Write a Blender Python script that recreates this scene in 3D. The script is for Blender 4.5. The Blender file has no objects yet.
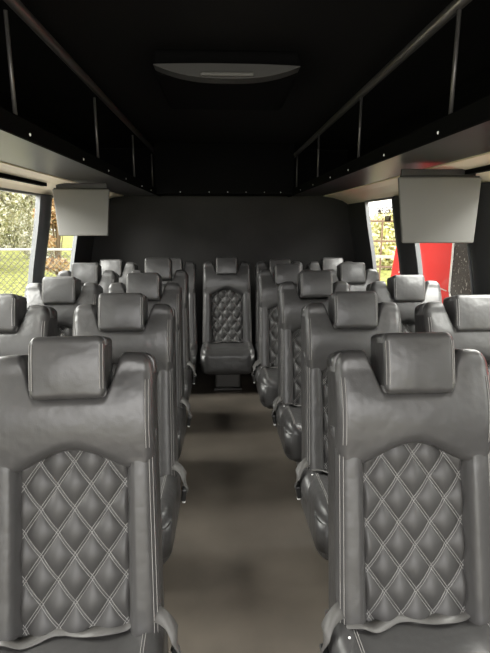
import bpy, bmesh, math, random
from mathutils import Vector, Matrix
random.seed(7)
scene = bpy.context.scene
COL = scene.collection
PI = math.pi
sin, cos = math.sin, math.cos

# ------------------------------------------------------------------ materials
def mat(name, color, rough=.5, metal=0.0, spec=.5, bump=0, bscale=200, var=0, vscale=6, coat=0, bump2=0, b2scale=9):
    m = bpy.data.materials.new(name); m.use_nodes = True
    nt = m.node_tree; b = nt.nodes['Principled BSDF']
    b.inputs['Base Color'].default_value = (*color, 1)
    b.inputs['Roughness'].default_value = rough
    b.inputs['Metallic'].default_value = metal
    b.inputs['Specular IOR Level'].default_value = spec
    if coat:
        b.inputs['Coat Weight'].default_value = coat
        b.inputs['Coat Roughness'].default_value = .3
    tc = nt.nodes.new('ShaderNodeTexCoord')
    if var:
        n = nt.nodes.new('ShaderNodeTexNoise'); n.inputs['Scale'].default_value = vscale
        n.inputs['Detail'].default_value = 5
        nt.links.new(tc.outputs['Object'], n.inputs['Vector'])
        r = nt.nodes.new('ShaderNodeValToRGB')
        r.color_ramp.elements[0].position = .3; r.color_ramp.elements[1].position = .7
        r.color_ramp.elements[0].color = (*[c*(1-var) for c in color], 1)
        r.color_ramp.elements[1].color = (*[min(1, c*(1+var)) for c in color], 1)
        nt.links.new(n.outputs['Fac'], r.inputs['Fac'])
        nt.links.new(r.outputs['Color'], b.inputs['Base Color'])
    prev = None
    for st, sc, dist in ((bump, bscale, .001), (bump2, b2scale, .02)):
        if not st: continue
        n = nt.nodes.new('ShaderNodeTexNoise'); n.inputs['Scale'].default_value = sc
        n.inputs['Detail'].default_value = 3
        nt.links.new(tc.outputs['Object'], n.inputs['Vector'])
        bp = nt.nodes.new('ShaderNodeBump'); bp.inputs['Strength'].default_value = st
        bp.inputs['Distance'].default_value = dist
        nt.links.new(n.outputs['Fac'], bp.inputs['Height'])
        if prev: nt.links.new(prev.outputs['Normal'], bp.inputs['Normal'])
        nt.links.new(bp.outputs['Normal'], b.inputs['Normal'])
        prev = bp
    return m

M = {}
M['leather'] = mat('black_leather', (.048, .0465, .0460), .37, spec=.55, bump=.25, bscale=260, bump2=.5, b2scale=7)
M['leather_quilt'] = mat('black_quilt_leather', (.045, .0435, .0425), .48, spec=.45, bump=.2, bscale=260)
M['stitch'] = mat('grey_thread', (.25, .245, .235), .7)
M['seam'] = mat('seam_thread', (.26, .25, .24), .7)
M['belt'] = mat('belt_webbing', (.075, .072, .068), .5, bump=.4, bscale=400)
M['black_plastic'] = mat('black_plastic', (.015, .015, .015), .35)
M['white_plastic'] = mat('white_plastic', (.8, .8, .78), .4)
M['base'] = mat('seat_base_metal', (.055, .052, .047), .5)
M['floor'] = mat('vinyl_floor', (.080, .068, .055), .55, spec=.35, var=.22, vscale=3, bump=.3, bscale=300)
M['ceiling'] = mat('black_ceiling', (.0025, .0023, .002), .9, spec=.2, bump=.5, bscale=150)
M['rearwall'] = mat('charcoal_fabric', (.034, .033, .032), .95, spec=.1, bump=.4, bscale=300, var=.12, vscale=3)
M['sidewall'] = mat('charcoal_panel', (.030, .030, .031), .75, spec=.25, bump=.2, bscale=200)
M['pillar'] = mat('pillar_trim', (.095, .103, .11), .5)
M['frame'] = mat('window_frame_grey', (.15, .155, .16), .45)
M['cream'] = mat('cream_panel', (.80, .71, .56), .5)
M['rack'] = mat('rack_black', (.016, .0145, .015), .35, spec=.5, bump=.3, bscale=200)
M['rackface'] = mat('rack_inside', (.004, .004, .004), .9, spec=.05)
M['rail'] = mat('rail_metal', (.30, .28, .26), .35, metal=.9)
M['strap'] = mat('rack_bar', (.10, .095, .09), .4, metal=.6)
M['screen'] = mat('grey_panel_plastic', (.115, .111, .103), .55)
M['ac'] = mat('vent_grey', (.04, .039, .036), .6, spec=.2)
M['louver'] = mat('louver_grey', (.07, .068, .06), .6)
M['acdark'] = mat('vent_black', (.003, .003, .003), .9, spec=.05)
M['grass'] = mat('outside_grass', (.31, .32, .10), .9, spec=.1, var=.7, vscale=5)
M['fence'] = mat('galvanised_wire', (.13, .125, .10), .6)
M['fencewhite'] = mat('pale_rail', (.42, .41, .37), .6)
M['bark'] = mat('bark', (.2, .14, .09), .9)
M['red'] = mat('red_paint', (.60, .012, .011), .6, spec=.15)
M['tyre'] = mat('tyre', (.02, .02, .02), .8)
M['vantrim'] = mat('van_trim', (.62, .60, .56), .4)
M['decal'] = mat('decal_ink', (.07, .025, .018), .6)
M['decal_patch'] = mat('decal_patch', (.17, .11, .06), .6)
M['decal_light'] = mat('decal_light', (.8, .75, .6), .6)

def glass_mat():
    m = bpy.data.materials.new('window_glass'); m.use_nodes = True
    nt = m.node_tree; nt.nodes.clear()
    o = nt.nodes.new('ShaderNodeOutputMaterial'); mx = nt.nodes.new('ShaderNodeMixShader')
    t = nt.nodes.new('ShaderNodeBsdfTransparent'); g = nt.nodes.new('ShaderNodeBsdfGlossy')
    t.inputs['Color'].default_value = (.93, .94, .92, 1); g.inputs['Roughness'].default_value = .05
    mx.inputs[0].default_value = .05
    nt.links.new(t.outputs[0], mx.inputs[1]); nt.links.new(g.outputs[0], mx.inputs[2]); nt.links.new(mx.outputs[0], o.inputs[0])
    return m
M['glass'] = glass_mat()

def speckle_mat():
    m = mat('wet_dark_glass', (.03, .018, .02), .5, spec=.15)
    nt = m.node_tree; b = nt.nodes['Principled BSDF']
    tc = nt.nodes.new('ShaderNodeTexCoord')
    v = nt.nodes.new('ShaderNodeTexNoise'); v.inputs['Scale'].default_value = 34; v.inputs['Detail'].default_value = 6
    nt.links.new(tc.outputs['Object'], v.inputs['Vector'])
    r = nt.nodes.new('ShaderNodeValToRGB')
    e = r.color_ramp.elements
    e[0].position = .60; e[0].color = (.016, .007, .008, 1); e[1].position = .72; e[1].color = (.40, .36, .35, 1)
    nt.links.new(v.outputs['Fac'], r.inputs['Fac']); nt.links.new(r.outputs['Color'], b.inputs['Base Color'])
    return m
M['speckle'] = speckle_mat()

def leaf_mat(name, cols):
    m = bpy.data.materials.new(name); m.use_nodes = True
    nt = m.node_tree; b = nt.nodes['Principled BSDF']; b.inputs['Roughness'].default_value = .8
    tc = nt.nodes.new('ShaderNodeTexCoord')
    n = nt.nodes.new('ShaderNodeTexWhiteNoise'); n.noise_dimensions = '3D'
    s = nt.nodes.new('ShaderNodeVectorMath'); s.operation = 'SNAP'; s.inputs[1].default_value = (.13, .13, .13)
    nt.links.new(tc.outputs['Object'], s.inputs[0]); nt.links.new(s.outputs[0], n.inputs['Vector'])
    r = nt.nodes.new('ShaderNodeValToRGB'); r.color_ramp.interpolation = 'CONSTANT'
    while len(r.color_ramp.elements) < len(cols): r.color_ramp.elements.new(.5)
    for i, c in enumerate(cols):
        r.color_ramp.elements[i].position = i/len(cols); r.color_ramp.elements[i].color = (*c, 1)
    nt.links.new(n.outputs['Value'], r.inputs['Fac']); nt.links.new(r.outputs['Color'], b.inputs['Base Color'])
    return m
M['leaf_pale'] = leaf_mat('pale_leaves', [(.55, .52, .36), (.75, .72, .62), (.28, .30, .16), (.45, .42, .28), (.8, .78, .7)])
M['leaf_tan'] = leaf_mat('tan_leaves', [(.50, .30, .14), (.66, .45, .26), (.35, .20, .10), (.75, .62, .42)])
M['leaf_yellow'] = leaf_mat('yellow_leaves', [(.75, .70, .35), (.85, .80, .52), (.52, .50, .18), (.9, .88, .7)])

# ------------------------------------------------------------------ mesh helpers
def me(name, V, F, material, smooth=True):
    m = bpy.data.meshes.new(name)
    m.from_pydata([tuple(v) for v in V], [], F)
    bm = bmesh.new(); bm.from_mesh(m)
    bmesh.ops.recalc_face_normals(bm, faces=bm.faces)
    bm.to_mesh(m); bm.free()
    for p in m.polygons: p.use_smooth = smooth
    m.materials.append(material)
    return m

def link(name, mesh, parent=None, loc=None):
    o = bpy.data.objects.new(name, mesh); COL.objects.link(o)
    if parent is not None: o.parent = parent
    if loc: o.location = loc
    return o

def empty(name, loc=(0, 0, 0), rz=0):
    o = bpy.data.objects.new(name, None); COL.objects.link(o)
    o.location = loc; o.rotation_euler = (0, 0, rz); o.empty_display_size = .1
    return o

def tag(o, label=None, cat=None, group=None, kind=None):
    if label: o['label'] = label
    if cat: o['category'] = cat
    if group: o['group'] = group
    if kind: o['kind'] = kind
    return o

class MB:
    def __init__(s): s.V = []; s.F = []
    def add(s, V, F):
        n = len(s.V); s.V += [tuple(v) for v in V]; s.F += [tuple(i+n for i in f) for f in F]
    def box(s, x0, x1, y0, y1, z0, z1):
        V = [(x, y, z) for x in (x0, x1) for y in (y0, y1) for z in (z0, z1)]
        s.add(V, [(0, 1, 3, 2), (4, 6, 7, 5), (0, 4, 5, 1), (2, 3, 7, 6), (0, 2, 6, 4), (1, 5, 7, 3)])
    def rbox(s, x0, x1, y0, y1, z0, z1, r=.01, seg=2):
        bm = bmesh.new(); bmesh.ops.create_cube(bm, size=1)
        for v in bm.verts:
            v.co = Vector(((x0+x1)/2+v.co.x*(x1-x0), (y0+y1)/2+v.co.y*(y1-y0), (z0+z1)/2+v.co.z*(z1-z0)))
        bmesh.ops.bevel(bm, geom=bm.edges[:], offset=r, segments=seg, profile=.5, affect='EDGES')
        bm.verts.index_update()
        s.add([v.co[:] for v in bm.verts], [[v.index for v in f.verts] for f in bm.faces]); bm.free()
    def tube(s, pts, r, n=6, close=False, cap=True):
        pts = [Vector(p) for p in pts]; N = len(pts); rings = []
        ref = Vector((0, 0, 1))
        for i, p in enumerate(pts):
            a = pts[(i-1) % N] if (close or i > 0) else p
            b = pts[(i+1) % N] if (close or i < N-1) else p
            d = (b-a)
            d = d.normalized() if d.length > 1e-9 else Vector((0, 1, 0))
            rf = ref if abs(d.dot(ref)) < .95 else Vector((1, 0, 0))
            x = d.cross(rf).normalized(); y = x.cross(d)
            rings.append([p+x*r*cos(2*PI*k/n)+y*r*sin(2*PI*k/n) for k in range(n)])
        V = [v for rg in rings for v in rg]; F = []
        for i in range(N if close else N-1):
            j = (i+1) % N
            for k in range(n):
                F.append((i*n+k, i*n+(k+1) % n, j*n+(k+1) % n, j*n+k))
        if cap and not close:
            F.append(tuple(range(n))[::-1]); F.append(tuple((N-1)*n+k for k in range(n)))
        s.add(V, F)
    def prism(s, poly, axis, a, b):
        n = len(poly); V = []
        for d in (a, b):
            for p in poly:
                if axis == 'x': V.append((d, p[0], p[1]))
                elif axis == 'y': V.append((p[0], d, p[1]))
                else: V.append((p[0], p[1], d))
        F = [tuple(range(n)), tuple(range(n, 2*n))[::-1]] + [(i, (i+1) % n, n+(i+1) % n, n+i) for i in range(n)]
        s.add(V, F)
    def ellipsoid(s, c, r, nu=16, nv=10):
        V = []; F = []
        for j in range(nv+1):
            th = PI*j/nv
            for i in range(nu):
                ph = 2*PI*i/nu
                V.append((c[0]+r[0]*sin(th)*cos(ph), c[1]+r[1]*sin(th)*sin(ph), c[2]+r[2]*cos(th)))
        for j in range(nv):
            for i in range(nu):
                F.append((j*nu+i, j*nu+(i+1) % nu, (j+1)*nu+(i+1) % nu, (j+1)*nu+i))
        s.add(V, F)
    def mesh(s, name, m, smooth=False): return me(name, s.V, s.F, m, smooth)
    def build(s, name, m, parent=None, smooth=False): return link(name, s.mesh(name, m, smooth), parent)

def sstep(a, b, x):
    t = max(0, min(1, (x-a)/(b-a))); return t*t*(3-2*t)

# pillow: a padded solid over (s,t) with rounded edges; O,U,N give the frame
def drop(ds, dt, R):
    dx = max(0, R-ds); dy = max(0, R-dt)
    d = min(R, math.hypot(dx, dy))
    return R-math.sqrt(max(0, R*R-d*d))

class Pillow:
    def __init__(s, O, U, N, a, bot, top, H, T, R, Rb=.02):
        s.O, s.U, s.N = Vector(O), Vector(U), Vector(N)
        s.a, s.bot, s.top, s.H, s.T, s.R, s.Rb = a, bot, top, H, T, R, Rb
    def h(s, x, t):
        a = s.a(t); tt = s.top(x); bb = s.bot(x)
        return s.H(x, t)-drop(a-abs(x), min(tt-t, t-bb), s.R)
    def P(s, x, t, h): return s.O+Vector((x, 0, 0))+s.U*t+s.N*h
    def on(s, x, t, lift=.001): return s.P(x, t, s.h(x, t)+lift)
    def mesh(s, name, material, nS=48, nT=40):
        us = [sin(PI/2*(-1+2*i/nS)) for i in range(nS+1)]
        vs = [.5-.5*cos(PI*j/nT) for j in range(nT+1)]
        V = []; F = []; W = nS+1
        for side in (0, 1):
            for v in vs:
                for u in us:
                    t0 = s.bot(0)+(s.top(0)-s.bot(0))*v
                    x = s.a(t0)*u
                    t = s.bot(x)+(s.top(x)-s.bot(x))*v
                    x = s.a(t)*u
                    if side == 0: hh = s.h(x, t)
                    else: hh = -s.T+drop(s.a(t)-abs(x), min(s.top(x)-t, t-s.bot(x)), s.Rb)
                    V.append(s.P(x, t, hh))
        K = W*(nT+1)
        for j in range(nT):
            for i in range(nS):
                q = (j*W+i, j*W+i+1, (j+1)*W+i+1, (j+1)*W+i)
                F.append(q); F.append(tuple(k+K for k in q[::-1]))
        loop = [i for i in range(W)]+[j*W+nS for j in range(1, nT+1)]+[nT*W+i for i in range(nS-1, -1, -1)]+[j*W for j in range(nT-1, 0, -1)]
        L = len(loop)
        for k in range(L):
            p, q = loop[k], loop[(k+1) % L]
            F.append((p, q, q+K, p+K))
        return me(name, V, F, material)

# ------------------------------------------------------------------ the coach seat (faces -Y, base at the hinge line)
REC = math.radians(15)
HO = (0, 0, .405)
U_ = (0, sin(REC), cos(REC)); N_ = (0, -cos(REC), sin(REC))
A = .238
def corner(x, a, r):
    d = a-abs(x)
    if d >= r: return 0
    return r-math.sqrt(max(0, r*r-(r-d)**2))
# upper bolster with a notch for the headrest
def bol_top(x):
    v =   .796-.118*(1-sstep(.095, .150, abs(x)))
    return v-corner(x, A, .036)*.85-.008*sstep(.17, .25, abs(x))
def bol_bot(x):
    arch = .066*(.5+.5*cos(PI*min(1, abs(x)/.2)))
    return .446+arch+corner(x, A, .03)*.6+.012*sstep(.2, .25, abs(x))
def bol_H(x, t):
    k = max(0, min(1, (t-.48)/.30))
    b = .088+.026*sin(PI*min(1, k*1.15))*(1-.25*(x/A)**2)
    return b
BOL = Pillow(HO, U_, N_, lambda t: A, bol_bot, bol_top, bol_H, .06, .034)
# lower backrest
def low_a(t): return .240+.008*(1-min(1, max(0, t)/.5))
def low_H(x, t):
    e = sstep(.142, .172, abs(x))
    return .026+e*(.052+.010*sin(PI*max(0, min(1, (abs(x)-.14)/.10))))
LOW = Pillow(HO, U_, N_, low_a, lambda x: -.05, lambda x: .56, low_H, .06, .035)
# quilted panel
WD, HD = .097, .136
def q_h(x, t):
    p = x/WD+t/HD+.5; q = x/WD-t/HD+.5
    k = abs(sin(PI*p)*sin(PI*q))
    e = min(1, (.158-abs(x))/.012)
    return .040+.021*(k**.55)*max(0, e)**.5+.006*cos(PI*x/.3)
def quilt_mesh():
    nS, nT = 84, 150; V = []; F = []; O = Vector(HO); U = Vector(U_); N = Vector(N_); W = nS+1
    for j in range(nT+1):
        t = -.03+.585*j/nT
        for i in range(W):
            x = -.158+.316*i/nS
            V.append(O+Vector((x, 0, 0))+U*t+N*q_h(x, t))
    for j in range(nT):
        for i in range(nS): F.append((j*W+i, j*W+i+1, (j+1)*W+i+1, (j+1)*W+i))
    m = me('quilted_panel', V, F, M['leather_quilt'])
    if m.polygons[0].normal.dot(N) < 0: m.flip_normals()
    return m
def quilt_stitch():
    mb = MB(); O = Vector(HO); U = Vector(U_); N = Vector(N_)
    def pt(x, t): return O+Vector((x, 0, 0))+U*t+N*(q_h(x, t)+.0012)
    for sg in (1, -1):
        for k in range(-8, 9):
            for off in (-.0036, .0036):
                run = []
                for j in range(0, 118):
                    t = -.02+.56*j/117
                    # x/WD + sg*t/HD + .5 = k
                    x = (k-.5-sg*t/HD)*WD+off*1.25
                    if abs(x) < .153: run.append(pt(x, t))
                    else:
                        if len(run) > 2: mb.tube(run, .001, 4)
                        run = []
                if len(run) > 2: mb.tube(run, .001, 4)
    return mb.mesh('stitching', M['stitch'], True)
# headrest
def hr_top(x): return .842-corner(x, .106, .026)*.6
def hr_bot(x): return .662+corner(x, .106, .02)*.6
HR = Pillow(HO, U_, N_, lambda t: .106, hr_bot, hr_top, lambda x, t: .132+.010*cos(PI*x/.3)*sin(PI*max(0, min(1, (t-.66)/.18))), .015, .018)
# cushion
CT = math.radians(4)
CO = (0, .05, .255); CU = (0, -cos(CT), sin(CT)); CN = (0, sin(CT), cos(CT))
def cu_top(x): return .50-corner(x, .255, .08)*.8
def cu_H(x, t):
    return .125+.022*sstep(.14, .22, abs(x))-.02*sstep(.38, .5, t)+.01*cos(PI*x/.5)
CUS = Pillow(CO, CU, CN, lambda t: .255, lambda x: 0, cu_top, cu_H, .10, .055, .05)

def edge_stitch(P, offs, t0, t1, n=40, r=.0012, material='seam'):
    out = []
    for sg in (-1, 1):
        mb = MB()
        for o in offs:
            pts = []
            for j in range(n+1):
                t = t0+(t1-t0)*j/n; x = sg*(P.a(t)-o)
                pts.append(P.on(x, t, .0015))
            mb.tube(pts, r, 4)
        out.append(mb.mesh('stitching', M[material], True))
    return out

def ribbon(path, wvec, width, thick=.0025):
    """strap swept along a path; wvec gives the width direction at each point"""
    pts = [Vector(p) for p in path]; W = [Vector(w).normalized() for w in wvec]
    P2 = []; W2 = []
    n = len(pts)
    for i in range(n-1):                      # Catmull-Rom smoothing
        p0, p1, p2, p3 = pts[max(0, i-1)], pts[i], pts[i+1], pts[min(n-1, i+2)]
        for k in range(6):
            t = k/6
            P2.append(.5*((2*p1)+(p2-p0)*t+(2*p0-5*p1+4*p2-p3)*t*t+(3*p1-p0-3*p2+p3)*t**3))
            W2.append(W[i].lerp(W[i+1], t).normalized())
    P2.append(pts[-1]); W2.append(W[-1])
    V = []; F = []
    for i, p in enumerate(P2):
        d = (P2[min(i+1, len(P2)-1)]-P2[max(0, i-1)]).normalized()
        nn = d.cross(W2[i]).normalized()
        for a, b in ((-1, -1), (1, -1), (1, 1), (-1, 1)):
            V.append(p+W2[i]*a*width/2+nn*b*thick/2)
    for i in range(len(P2)-1):
        for k in range(4):
            F.append((i*4+k, i*4+(k+1) % 4, i*4+4+(k+1) % 4, i*4+4+k))
    F.append((0, 1, 2, 3)); L = 4*(len(P2)-1); F.append((L+3, L+2, L+1, L))
    return V, F

MESH = {}
MESH['backrest'] = LOW.mesh('backrest', M['leather'])
MESH['backrest_stitch'] = edge_stitch(LOW, (.010, .019), -.03, .50)
MESH['quilt'] = quilt_mesh()
MESH['quilt_stitch'] = quilt_stitch()
MESH['bolster'] = BOL.mesh('upper_bolster', M['leather'], 72, 48)
MESH['bolster_stitch'] = edge_stitch(BOL, (.014, .023), .515, .715)
MESH['headrest'] = HR.mesh('headrest', M['leather'])
MESH['headrest_stitch'] = edge_stitch(HR, (.005, .013), .69, .818)
MESH['cushion'] = CUS.mesh('seat_cushion', M['leather'])
def cushion_stitch():
    out = []
    for sg in (-1, 1):
        mb = MB()
        for o in (.05, .058):
            mb.tube([CUS.on(sg*(.255-o), .05+.42*j/30, .0012) for j in range(31)], .0011, 4)
        out.append(mb.mesh('stitching', M['seam'], True))
    return out
MESH['cushion_stitch'] = cushion_stitch()
mb = MB(); mb.rbox(-.12, .12, -.34, -.06, .02, .23, .02); mb.rbox(-.135, .135, -.35, -.04, .0, .02, .006)
MESH['pedestal'] = mb.mesh('pedestal', M['base'])
mb = MB(); mb.rbox(-.2, .2, -.40, .03, .17, .215, .012)
MESH['underframe'] = mb.mesh('underframe', M['black_plastic'])
def lap_belt():
    pts = []; wv = []
    for i in range(12):
        k = i/11; x = -.225+.45*k
        t = .135-.03*k+.014*sin(i*1.1)
        p = CUS.on(x, t, .012+.012*k*k+.004*sin(i*1.9)); pts.append(p)
        wv.append((.2*sin(i*.9), -1, .22*sin(i*1.3)))
    V, F = ribbon(pts, wv, .045)
    return me('lap_belt', V, F, M['belt'])
MESH['lap_belt'] = lap_belt()
def buckle(name, c, s=(.03, .012, .05), rot=0):
    mb = MB(); mb.rbox(-s[0]/2, s[0]/2, -s[1]/2, s[1]/2, -s[2]/2, s[2]/2, .004)
    R = Matrix.Rotation(rot, 4, 'Y')
    mb.V = [tuple(R @ Vector(v)+Vector(c)) for v in mb.V]
    return mb
SIDE = {}
for sg in (1, -1):
    path = [(.17, -.03, .43), (.225, -.055, .452), (.262, -.075, .442), (.288, -.095, .408), (.294, -.10, .368), (.288, -.10, .34)]
    path = [(sg*p[0], p[1], p[2]) for p in path]
    V, F = ribbon(path, [(0, -.75, -.65), (0, -.75, -.65), (0, -.8, -.6), (sg*-.3, -.8, -.4), (sg*.5, -.8, -.1), (sg*.6, -.8, 0)], .05)
    d = {}
    d['belt'] = me('side_belt', V, F, M['belt'])
    d['buckle'] = buckle('buckle', (sg*.286, -.10, .325), (.022, .05, .06), sg*.15).mesh('buckle', M['black_plastic'])
    mb = MB(); mb.rbox(sg*.283-.008, sg*.283+.008, -.113, -.093, .280, .298, .004)
    d['tip'] = mb.mesh('latch_tip', M['white_plastic'])
    mb = MB(); mb.ellipsoid((sg*.226, -.10, .345), (.054, .12, .075))
    d['cover'] = mb.mesh('hinge_cover', M['leather'], True)
    mb = MB(); mb.ellipsoid((sg*.226, -.125, .4185), (.004, .004, .003), 8, 6)
    d['screw'] = mb.mesh('screw', M['white_plastic'], True)
    SIDE[sg] = d

def make_seat(side):
    """side: +1 the aisle is at +x of the seat, -1 at -x, 0 no aisle belt"""
    r = empty('coach_seat')
    b = link('backrest', MESH['backrest'], r); [link('stitching', q_, b) for q_ in MESH['backrest_stitch']]
    q = link('quilted_panel', MESH['quilt'], r); tag(link('stitching', MESH['quilt_stitch'], q), 'pale grey double stitching')
    u = link('upper_bolster', MESH['bolster'], r); [link('stitching', q_, u) for q_ in MESH['bolster_stitch']]
    h = link('headrest', MESH['headrest'], r); [link('stitching', q_, h) for q_ in MESH['headrest_stitch']]
    c = link('seat_cushion', MESH['cushion'], r); [link('stitching', q_, c) for q_ in MESH['cushion_stitch']]
    link('pedestal', MESH['pedestal'], r); link('underframe', MESH['underframe'], r)
    link('lap_belt', MESH['lap_belt'], r)
    if side:
        d = SIDE[side]
        sb = link('side_belt', d['belt'], r); link('buckle', d['buckle'], sb)
        tag(link('latch_tip', d['tip'], sb), 'small white latch tip')
        if side < 0:
          hc = link('hinge_cover', d['cover'], r); tag(link('screw', d['screw'], hc), 'white screw cap')
    return r
def kids(o): return [c for c in bpy.data.objects if c.parent is o]
def copy_tree(o, parent=None):
    c = o.copy(); COL.objects.link(c)
    if parent is not None: c.parent = parent
    for k in kids(o): copy_tree(k, c)
    return c

PROTO = {}
def seat(side, x, yface, label, hz=0, rz=0):
    """yface: distance of the headrest face down the bus"""
    if side in PROTO: o = copy_tree(PROTO[side])
    else: o = PROTO[side] = make_seat(side)
    o.location = (x, yface-.065, 0); o.rotation_euler = (0, 0, rz)
    for k in kids(o):
        if k.name.startswith('headrest'): k.location = Vector(U_)*hz
    tag(o, label, 'seat', 'black quilted coach seats')
    return o
F_ = 'on the chain-link fence side'; V_ = 'on the red van side'
seat(1, -.440, 1.32, 'big black quilted leather aisle seat in the front row, '+F_, .004, math.radians(3))
seat(1, -.475, 2.22, 'black leather aisle seat in the second row from the front, '+F_, 0)
seat(1, -.510, 3.08, 'black leather aisle seat in the third row from the front, '+F_, .008)
seat(1, -.524, 3.92, 'black leather aisle seat in the fourth row, '+F_, .045)
seat(-1, .576, 1.32, 'big black quilted leather aisle seat in the front row, '+V_, .004)
seat(-1, .636, 2.22, 'black leather aisle seat in the second row from the front, '+V_, 0)
seat(-1, .614, 3.08, 'black leather aisle seat in the third row from the front, '+V_, .018)
seat(-1, .537, 3.92, 'black leather aisle seat in the fourth row from the front, '+V_, -.008)
seat(0, -1.060, 2.22, 'black leather window seat in the second row, half cut off, '+F_, 0)
seat(0, -1.040, 3.08, 'black leather window seat in the third row, '+F_, -.015)
seat(0, -1.110, 3.92, 'black leather window seat in the fourth row, '+F_, .005)
seat(0, 1.225, 2.22, 'black leather window seat in the second row, half cut off, '+V_, -.02)
seat(0, 1.228, 3.08, 'black leather window seat in the third row, '+V_, -.015)
seat(0, 1.080, 3.92, 'black leather window seat in the fourth row, '+V_, 0)
seat(0, .043, 4.78, 'black quilted centre seat of the rear row, facing down the aisle', -.01)
seat(0, -.505, 4.78, 'rear row seat beside the centre one, mostly hidden, '+F_, -.02)
seat(0, -1.095, 4.78, 'rear row corner seat against the side wall, '+F_, -.03)
seat(0, .575, 4.78, 'rear row seat beside the centre one, '+V_, -.035)
seat(0, 1.110, 4.78, 'rear row corner seat against the side wall, '+V_, -.02)

# ------------------------------------------------------------------ bus shell
Y0, Y1 = -.9, 5.28
ZC = 2.32
XL, XR = -1.30, 1.36
def wx(z, side):
    """inner wall surface: leans in towards the roof"""
    base = XL if side < 0 else XR
    d = 0
    if z < 1.76: d = .13*sstep(1.86, .95, z)
    return base+(d if side > 0 else -d)
mb = MB(); mb.box(-1.46, 1.52, Y0, Y1+.06, -.08, 0)
tag(mb.build('floor', M['floor']), 'grey brown vinyl aisle floor', None, None, 'structure')
mb = MB(); mb.box(-1.34, 1.40, Y0, Y1+.06, ZC, ZC+.08)
tag(mb.build('ceiling', M['ceiling']), 'black fabric ceiling', None, None, 'structure')
zs = [ZC*i/16 for i in range(17)]
mb = MB(); mb.prism([(wx(z, -1)-.02, z) for z in zs]+[(wx(z, 1)+.02, z) for z in reversed(zs)], 'y', Y1, Y1+.06)
tag(mb.build('wall_rear', M['rearwall']), 'plain charcoal rear wall', None, None, 'structure')

PANES_OF = {-1: [(3.84, 4.62), (2.79, 3.62), (1.66, 2.46), (.30, 1.36)], 1: [(3.88, 4.62), (2.72, 3.51), (1.66, 2.42), (.30, 1.36)]}
SILL, HEAD = .93, 1.77
def wall(side, name):
    mb = MB(); th = .024*side
    def strip(y0, y1, z0, z1, n=8, extra=0):
        zs = [z0+(z1-z0)*i/n for i in range(n+1)]
        inner = [(wx(z, side)-extra*side, z) for z in zs]; outer = [(wx(z, side)+th, z) for z in reversed(zs)]
        mb.prism(inner+outer, 'y', y0, y1)
    strip(Y0, Y1, 0, SILL)
    strip(Y0, Y1, HEAD, ZC, 2)
    ys = [Y1]+[v for p in PANES_OF[side] for v in (p[1], p[0])]+[Y0]
    for i in range(0, len(ys), 2): strip(ys[i+1], ys[i], SILL, HEAD)
    return tag(mb.build(name, M['sidewall'], smooth=False), None, None, None, 'structure')
wall(-1, 'wall_left'); wall(1, 'wall_right')

def window(side, y0, y1, n):
    zs = [SILL+(HEAD-SILL)*i/8 for i in range(9)]
    mb = MB()
    inner = [(wx(z, side)+.012*side, z) for z in zs]; outer = [(wx(z, side)+.017*side, z) for z in reversed(zs)]
    mb.prism(inner+outer, 'y', y0, y1)
    g = mb.build('window_%d' % n, M['glass'], smooth=False); tag(g, None, None, None, 'structure')
    fr = MB(); w = .013
    def bar(ya, yb, za, zb, k=8):
        z_ = [za+(zb-za)*i/k for i in range(k+1)]
        i_ = [(wx(z, side)-.012*side, z) for z in z_]; o_ = [(wx(z, side)+.022*side, z) for z in reversed(z_)]
        fr.prism(i_+o_, 'y', ya, yb)
    bar(y0-.004, y0+w, SILL, HEAD); bar(y1-w, y1+.004, SILL, HEAD)
    bar(y0, y1, SILL-.004, SILL+w, 1); bar(y0, y1, HEAD-w, HEAD+.004, 1)
    fr.build('window_frame', M['frame'], g)
    return g
WIN = {}
n = 1
for side in (-1, 1):
    for k, (a, b) in enumerate(PANES_OF[side]):
        WIN[side, k] = window(side, a, b, n); n += 1
# padded pillar covers between the panes
n = 1
for side in (-1, 1):
    for k in range(3):
        a = PANES_OF[side][k+1][1]+.006; b = PANES_OF[side][k][0]-.006
        mb = MB(); N = 14; V = []; F = []
        ny = 8
        for i in range(N+1):
            z = SILL+.0+(HEAD-SILL)*i/N
            for j in range(ny+1):
                v = j/ny; e = 4*v*(1-v)
                V.append((wx(z, side)-side*(.004+.03*e**.6), a+(b-a)*v, z))
        for i in range(N):
            for j in range(ny):
                F.append((i*(ny+1)+j, i*(ny+1)+j+1, (i+1)*(ny+1)+j+1, (i+1)*(ny+1)+j))
        mb.add(V, F)
        tag(mb.build('trim_%d' % n, M['pillar'] if side < 0 else M['sidewall'], smooth=True), None, None, None, 'structure'); n += 1
# cream panels above the windows
for side in (-1, 1):
    mb = MB(); x0 = -1.03 if side < 0 else 1.09; x1 = wx(1.78, side)
    poly = [(x0, 1.845), (x0+side*.10, 1.832), (x1-side*.06, 1.80), (x1, 1.765), (x1, 1.78), (x1-side*.05, 1.83), (x0, 1.865)]
    mb.prism(poly, 'y', Y0, Y1)
    tr = mb.build('trim_%d' % n, M['cream']); tag(tr, None, None, None, 'structure'); n += 1
    for (ya, yb) in ((2.1, 3.35), (.5, 1.6)):
        sl = MB(); xa = x0+side*.12; xb = x0+side*.155
        sl.box(min(xa, xb), max(xa, xb), ya, yb, 1.805, 1.835)
        sl.build('slot', M['acdark'], tr)
mb = MB(); mb.box(-1.27, -.665, 5.262, 5.272, 1.896, 2.315); mb.box(.735, 1.33, 5.262, 5.272, 1.896, 2.315)
tag(mb.build('trim_%d' % n, M['rackface']), None, None, None, 'structure'); n += 1
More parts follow.
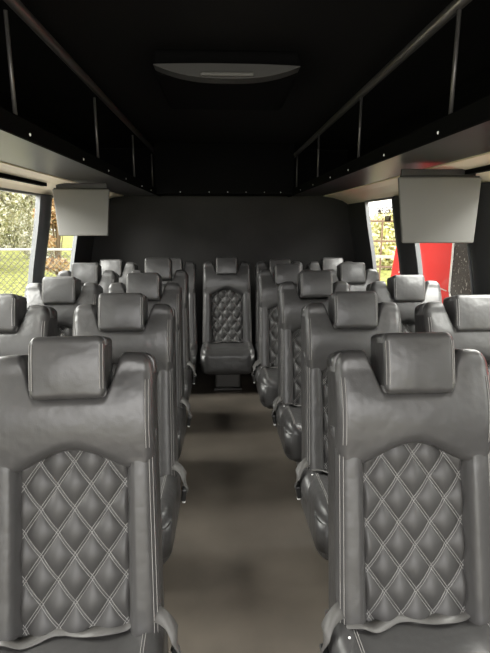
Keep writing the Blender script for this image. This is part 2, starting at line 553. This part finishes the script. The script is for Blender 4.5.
# header beam at the rear, over the rear seats
mb = MB(); mb.rbox(-.64, .71, 4.86, 5.27, 1.845, 2.318, .004)
hb = tag(mb.build('trim_%d' % n, M['rackface']), None, None, None, 'structure'); n += 1
for x in (-.40, -.12, .06, .24, .42, .58):
    mb = MB(); mb.ellipsoid((x, 4.862, 1.862), (.006, .004, .006), 8, 6)
    mb.build('light_button', M['white_plastic'], hb, True)

# ------------------------------------------------------------------ overhead racks
def rack(side, xi, label, bars, dots, zr):
    r = empty('overhead_luggage_rack', (xi, 0, 1.85))
    def lk(mb, name, m, smooth=False, par=r):
        mb.V = [(v[0]-xi, v[1], v[2]-1.85) for v in mb.V] if par is r else mb.V
        return mb.build(name, m, par, smooth)
    xo = XL+.005 if side < 0 else XR-.005
    xm = -1.03 if side < 0 else 1.09
    mb = MB()
    poly = [(xi, 1.862), (xi+side*.012, 1.846), (xm, 1.852), (xm, 1.88), (xi+side*.012, 1.895), (xi, 1.885)]
    mb.prism(poly, 'y', Y0, Y1-.01); lk(mb, 'shelf', M['rack'])
    mb = MB(); mb.box(min(xo, xo-side*.03), max(xo, xo-side*.03), Y0, Y1-.01, 1.87, 2.31); lk(mb, 'back_panel', M['rackface'])
    mb = MB(); mb.rbox(min(xi, xi-side*.018), max(xi, xi-side*.018), Y0, Y1-.01, 1.835, 1.90, .008); lk(mb, 'edge_lip', M['rackface'])
    mb = MB(); mb.tube([(xi, Y0, zr), (xi, 5.25, zr)], .019, 10); lk(mb, 'rail', M['rail'], True)
    for y in bars:
        mb = MB(); mb.tube([(xi, y, 1.895), (xi, y, 2.2)], .007, 8); lk(mb, 'bar', M['strap'], True)
    for y in dots:
        mb = MB(); mb.ellipsoid((xi-side*.018, y, 1.855), (.004, .0055, .0055), 8, 6); lk(mb, 'light_button', M['white_plastic'], True)
    return tag(r, label, 'luggage rack', 'overhead luggage racks')
rack(-1, -.65, 'black overhead luggage rack with metal rail, on the chain-link fence side', (1.66, 2.70, 3.78, 4.76), (1.25, 1.72, 2.35, 2.85, 3.35, 4.0, 4.5), 2.25)
rack(1, .72, 'black overhead luggage rack with bright metal rail, on the red van side', (1.58, 2.62, 3.72, 4.76), (1.62, 2.15, 2.75, 3.2, 3.8, 4.4), 2.215)

# grey flip-down panels
def screen(x0, x1, y, zt, zb, label, side):
    r = empty('flip_down_panel', ((x0+x1)/2, y, zt))
    w = (x1-x0)/2; h = zt-zb; t = .022
    bm = bmesh.new()
    ins = .035
    P = [(-w, 0), (w, 0), (w-ins*.75 if side > 0 else w-.02, -h), (-w+.03, -h)]
    vs = [bm.verts.new((p[0], d+(-.03 if p[1] < 0 else 0), p[1])) for d in (0, t) for p in P]
    bm.faces.new(vs[:4]); bm.faces.new(vs[4:][::-1])
    for i in range(4): bm.faces.new((vs[i], vs[4+i], vs[4+(i+1) % 4], vs[(i+1) % 4]))
    bmesh.ops.recalc_face_normals(bm, faces=bm.faces)
    bmesh.ops.bevel(bm, geom=bm.edges[:], offset=.007, segments=3, profile=.5, affect='EDGES')
    m = bpy.data.meshes.new('housing'); bm.to_mesh(m); bm.free(); m.materials.append(M['screen'])
    link('housing', m, r)
    mb = MB(); mb.rbox(-w*.9, w*.9, .022, .04, -.02, .040, .004); mb.build('shadow_gap_bracket', M['rack'], r)  # dark full-width bracket, shaped to read as the shadow gap under the rack
    mb = MB(); mb.tube([(-w*.95, .011, .0), (w*.95, .011, .0)], .008, 8); mb.build('hinge', M['ac'], r, True)
    return tag(r, label, 'panel', 'flip-down panels under the racks')
screen(-1.17, -.78, 3.50, 1.798, 1.48, 'grey flip-down panel hanging under the rack on the fence side', -1)
screen(.87, 1.29, 2.42, 1.79, 1.47, 'grey flip-down panel hanging in front of the red van window', 1)

# roof air unit
r = empty('ceiling_air_vent', (.03, 2.3, ZC))
def lens(n=24, w=.315, hh=.034, inset=0):
    up = []; dn = []
    for i in range(n+1):
        x = -w+2*w*i/n; k = 1-(abs(x)/w)**2.6
        up.append((x, -.092+.006*k)); dn.append((x, -.094-hh*1.5*k))
    return up, dn[::-1]
up, dn = lens()
mb = MB(); mb.prism(up+dn, 'y', -.06, .02); mb.build('grille', M['ac'], r)
mb = MB(); mb.rbox(-.33, .33, .02, .72, -.11, 0, .03, 3); mb.build('housing', M['acdark'], r)
mb = MB(); mb.rbox(-.115, .115, -.075, .0, -.138, -.121, .006); mb.build('louver', M['louver'], r)
tag(r, 'slim grey lipped air vent in the black ceiling', 'air vent')

# ------------------------------------------------------------------ lettering on the exit window
def lettering(s, x, y, z, size, material, parent, name, rz):
    c = bpy.data.curves.new(name, 'FONT'); c.body = s; c.size = size; c.align_x = 'CENTER'; c.align_y = 'CENTER'; c.extrude = .0008
    c.materials.append(material); c.offset = .0012
    o = bpy.data.objects.new(name, c); COL.objects.link(o); o.parent = parent
    o.location = (x, y, z); o.rotation_euler = (PI/2, 0, rz)
    return o
w0 = WIN[1, 0]
def gx(z): return wx(z, 1)+.009
lettering('EMERGENCY', gx(1.665), 4.13, 1.668, .078, M['decal'], w0, 'lettering', -PI/2)
mb = MB(); mb.box(gx(1.60)-.001, gx(1.60)+.003, 4.0, 4.15, 1.58, 1.625); p = mb.build('sticker', M['decal_patch'], w0)
lettering('EXIT', gx(1.60)-.003, 4.075, 1.602, .04, M['decal_light'], w0, 'lettering', -PI/2)

# ------------------------------------------------------------------ outside
GZ = -.75
mb = MB(); mb.box(-60, 60, -30, 90, GZ-.1, GZ)
tag(mb.build('ground', M['grass']), 'bright yellow green grass outside', None, None, 'structure')

mb = MB(); mb.box(-7, 6, -8, 14, GZ, GZ+.02)  # unseen pale slab, added to bounce neutral light onto the cream panels and undersides
tag(mb.build('bounce_ground', mat('pale_bounce', (.62, .58, .53), .9, var=.1)), 'unseen pale ground added to bounce light up into the bus', None, None, 'structure')

def chain_fence(x0, y0, x1, y1, zt, label, step=.075, posts=6, white=False):
    L = math.hypot(x1-x0, y1-y0); ang = math.atan2(y1-y0, x1-x0)
    r = empty('chain_link_fence', (x0, y0, GZ), ang); h = zt-GZ
    mb = MB(); k = int(L/step)
    H2 = h-.08
    nn = int(math.ceil(H2/step))
    for i in range(-nn, k+1):
        a = max(0, i*step); b = min(L, i*step+H2)
        if b > a:
            for (sx, sy, ex, ey) in ((a, a-i*step, b, b-i*step), (a, H2-(a-i*step), b, H2-(b-i*step))):
                mb.tube([(sx, 0, .04+sy), (ex, 0, .04+ey)],   .0055, 3, cap=False)
    mb.build('wire_mesh', M['fence'], r)
    mb = MB(); mb.tube([(0, 0, h), (L, 0, h)], .018, 8); mb.build('top_rail', M['fencewhite'], r, True)
    for i in range(posts):
        x = L*i/(posts-1)
        mb = MB(); mb.tube([(x, .04, 0), (x, .04, h+.05)], .03, 8); mb.build('post', M['fence'], r, True)
    return tag(r, label, 'fence')
chain_fence(-7.5, 7.9, -2.1, 7.5, 1.17, 'chain-link fence with pale top rail on bright grass', .1, 4)

def shrub(x, y, w, h, leafmat, label, nleaf=1500, ls=.14, group=None):
    r = empty('shrub', (x, y, GZ)); V = []; F = []
    rnd = random.Random(int(abs(x*31+y*17))+nleaf)
    cl = [(rnd.uniform(-.6, .6)*w, rnd.uniform(-.6, .6)*w, h*rnd.uniform(.06, .85), rnd.uniform(.3, .5)*w) for _ in range(20)]
    for i in range(nleaf):
        c = rnd.choice(cl); d = Vector((rnd.gauss(0, 1), rnd.gauss(0, 1), rnd.gauss(0, 1))).normalized()*c[3]*rnd.uniform(.6, 1)
        p = Vector((c[0], c[1], c[2]))+d
        if p.z < .02: continue
        a = Vector((rnd.gauss(0, 1), rnd.gauss(0, 1), rnd.gauss(0, 1))).normalized()
        b = a.cross(Vector((rnd.gauss(0, 1), rnd.gauss(0, 1), rnd.gauss(0, 1)))).normalized()
        s = ls*rnd.uniform(.6, 1.3); k = len(V)
        V += [p-a*s, p+b*s*.45, p+a*s, p-b*s*.45]; F.append((k, k+1, k+2, k+3))
    m = bpy.data.meshes.new('foliage'); m.from_pydata([tuple(v) for v in V], [], F); m.materials.append(leafmat)
    link('foliage', m, r)
    mb = MB()
    for c in cl:
        mb.tube([(c[0]*.1, c[1]*.1, 0), (c[0]*.5, c[1]*.5, c[2]*.5), (c[0], c[1], c[2])], .02, 5)
    mb.build('stem', M['bark'], r)
    return tag(r, label, 'shrub', group)
shrub(-12.6, 25, 3.0, 7.0, M['leaf_pale'], 'pale speckled bush behind the fence, filling the wider fence-side window', 14000, .15)
shrub(-11.6, 34, 2.6, 8.0, M['leaf_pale'], 'pale bush far behind the fence, close to the window pillar', 10000, .17)
shrub(-7.05, 21.0, .75, 6.4, M['leaf_tan'], 'tall tan dry bush seen in the narrow fence-side window', 3600, .18)
shrub(-18.0, 31, 2.8, 7.6, M['leaf_pale'], 'pale bush behind the fence, at the photo edge', 7000, .18)
shrub(-18.2, 46, 3.8, 10.5, M['leaf_pale'], 'pale tall bush furthest behind the fence, between the nearer ones', 9000, .19)
shrub(8.0, 25.0, 1.7, 2.7, M['leaf_yellow'], 'yellow leafed bush seen through the exit window', 4500, .2)
shrub(12.4, 29.0, 2.2, 2.9, M['leaf_yellow'], 'yellow bush standing behind the barred gate and the van', 2200, .22)

# barred gate
r = empty('barred_gate', (2.6, 9.2, GZ), math.radians(-20))
mb = MB()
for z in (.35, 1.05, 1.5, 1.98, 2.35): mb.tube([(0, 0, z), (3.0, 0, z)], .022, 6)
for k in range(8): mb.tube([(3.0*k/7, 0, .3), (3.0*k/7, 0, 2.4)], .02, 6)
mb.build('bars', M['bark'], r)
mb = MB(); mb.rbox(0, 3.0, -.04, .0, 1.66, 1.72, .01); mb.build('cross_rail', M['fencewhite'], r)
for x in (0, 3.0):
    mb = MB(); mb.tube([(x, 0, 0), (x, 0, 2.6)], .045, 8); mb.build('post', M['fence'], r, True)
tag(r, 'barred gate with a white cross rail seen through the exit window', 'gate')

# red van parked beside the bus
r = empty('parked_van', (2.35, 4.8, GZ))
def vz(z): return z-GZ
body = [(-2.2, vz(-.42)), (-2.25, vz(.4)), (-2.0, vz(1.85)), (-1.7, vz(2.0)), (.95, vz(2.0)), (1.4, vz(1.72)), (1.68, vz(1.35)), (1.88, vz(.75)), (1.92, vz(-.3)), (1.78, vz(-.42))]
bm = bmesh.new()
va = [bm.verts.new((0, p[0], p[1])) for p in body]; vb = [bm.verts.new((1.8, p[0], p[1])) for p in body]
bm.faces.new(va); bm.faces.new(vb[::-1])
for i in range(len(body)):
    j = (i+1) % len(body); bm.faces.new((va[i], vb[i], vb[j], va[j]))
bmesh.ops.recalc_face_normals(bm, faces=bm.faces)
bmesh.ops.bevel(bm, geom=bm.edges[:], offset=.05, segments=3, profile=.5, affect='EDGES')
m = bpy.data.meshes.new('body'); bm.to_mesh(m); bm.free(); m.materials.append(M['red']); link('body', m, r)
def rrect(y0, y1, z0, z1, rad, n=6):
    P = []
    for cx, cz, a0 in ((y1-rad, z1-rad, 0), (y0+rad, z1-rad, PI/2), (y0+rad, z0+rad, PI), (y1-rad, z0+rad, 1.5*PI)):
        for k in range(n+1):
            a = a0+PI/2*k/n; P.append((cx+rad*cos(a), cz+rad*sin(a)))
    return P
P = rrect(-1.6, .02, vz(.79), vz(1.72), .12)
mb = MB(); mb.prism(P, 'x', -.006, .01); wn = mb.build('side_window', M['speckle'], r)
mb = MB(); mb.tube([(-.008, p[0], p[1]) for p in P], .013, 6, close=True); mb.build('window_trim', M['vantrim'], wn, True)
mb = MB(); mb.tube([(-.002, .1, vz(.87)), (-.002, 1.5, vz(.93))], .006, 6); mb.build('crease', M['vantrim'], r, True)
for y in (-1.5, 1.05):
    mb = MB()
    mb.tube([(-.02, y, .33), (.2, y, .33)], .33, 24); w = mb.build('wheel', M['tyre'], r, True)
    mb = MB(); mb.tube([(-.035, y, .33), (-.01, y, .33)], .19, 16); mb.build('hubcap', M['fence'], w, True)
tag(r, 'red van with rain-speckled dark window parked beside the bus', 'van')

# ------------------------------------------------------------------ light
w = bpy.data.worlds.new('sky'); scene.world = w; w.use_nodes = True
bg = w.node_tree.nodes['Background']; bg.inputs['Color'].default_value = (1.0, .985, .97, 1); bg.inputs['Strength'].default_value = 4.2
def area(name, loc, target, sx, sy, energy, color=(1, .98, .955)):
    l = bpy.data.lights.new(name, 'AREA'); l.shape = 'RECTANGLE'; l.size = sx; l.size_y = sy; l.energy = energy; l.color = color
    o = bpy.data.objects.new(name, l); COL.objects.link(o); o.location = loc
    d = Vector(target)-Vector(loc); o.rotation_euler = d.to_track_quat('-Z', 'Y').to_euler()
    return o
area('sky_fence_side', (-3.0, 2.6, 3.0), (-.4, 2.8, 1.0), 5.0, 1.6, 1000)
area('sky_van_side', (2.6, 2.6, 3.2), (.6, 2.8, 1.0), 5.0, 1.4, 760)
area('windscreen_fill', (.0, -1.3, 2.0), (.05, 2.2, .7), 2.2, 1.0, 50)  # area lamp added as front fill, standing in for daylight through the windscreen

# ------------------------------------------------------------------ camera
cd = bpy.data.cameras.new('camera'); cam = bpy.data.objects.new('camera', cd); COL.objects.link(cam)
cam.location = (0, 0, 1.57)
cam.rotation_euler = (PI/2-math.radians(12.2), 0, -math.radians(2.7))
cd.sensor_fit = 'VERTICAL'; cd.sensor_height = 24; cd.lens = 480/653*24
cd.clip_start = .05
scene.camera = cam
scene.view_settings.view_transform = 'Standard'
scene.view_settings.look = 'None'
scene.view_settings.exposure = 0
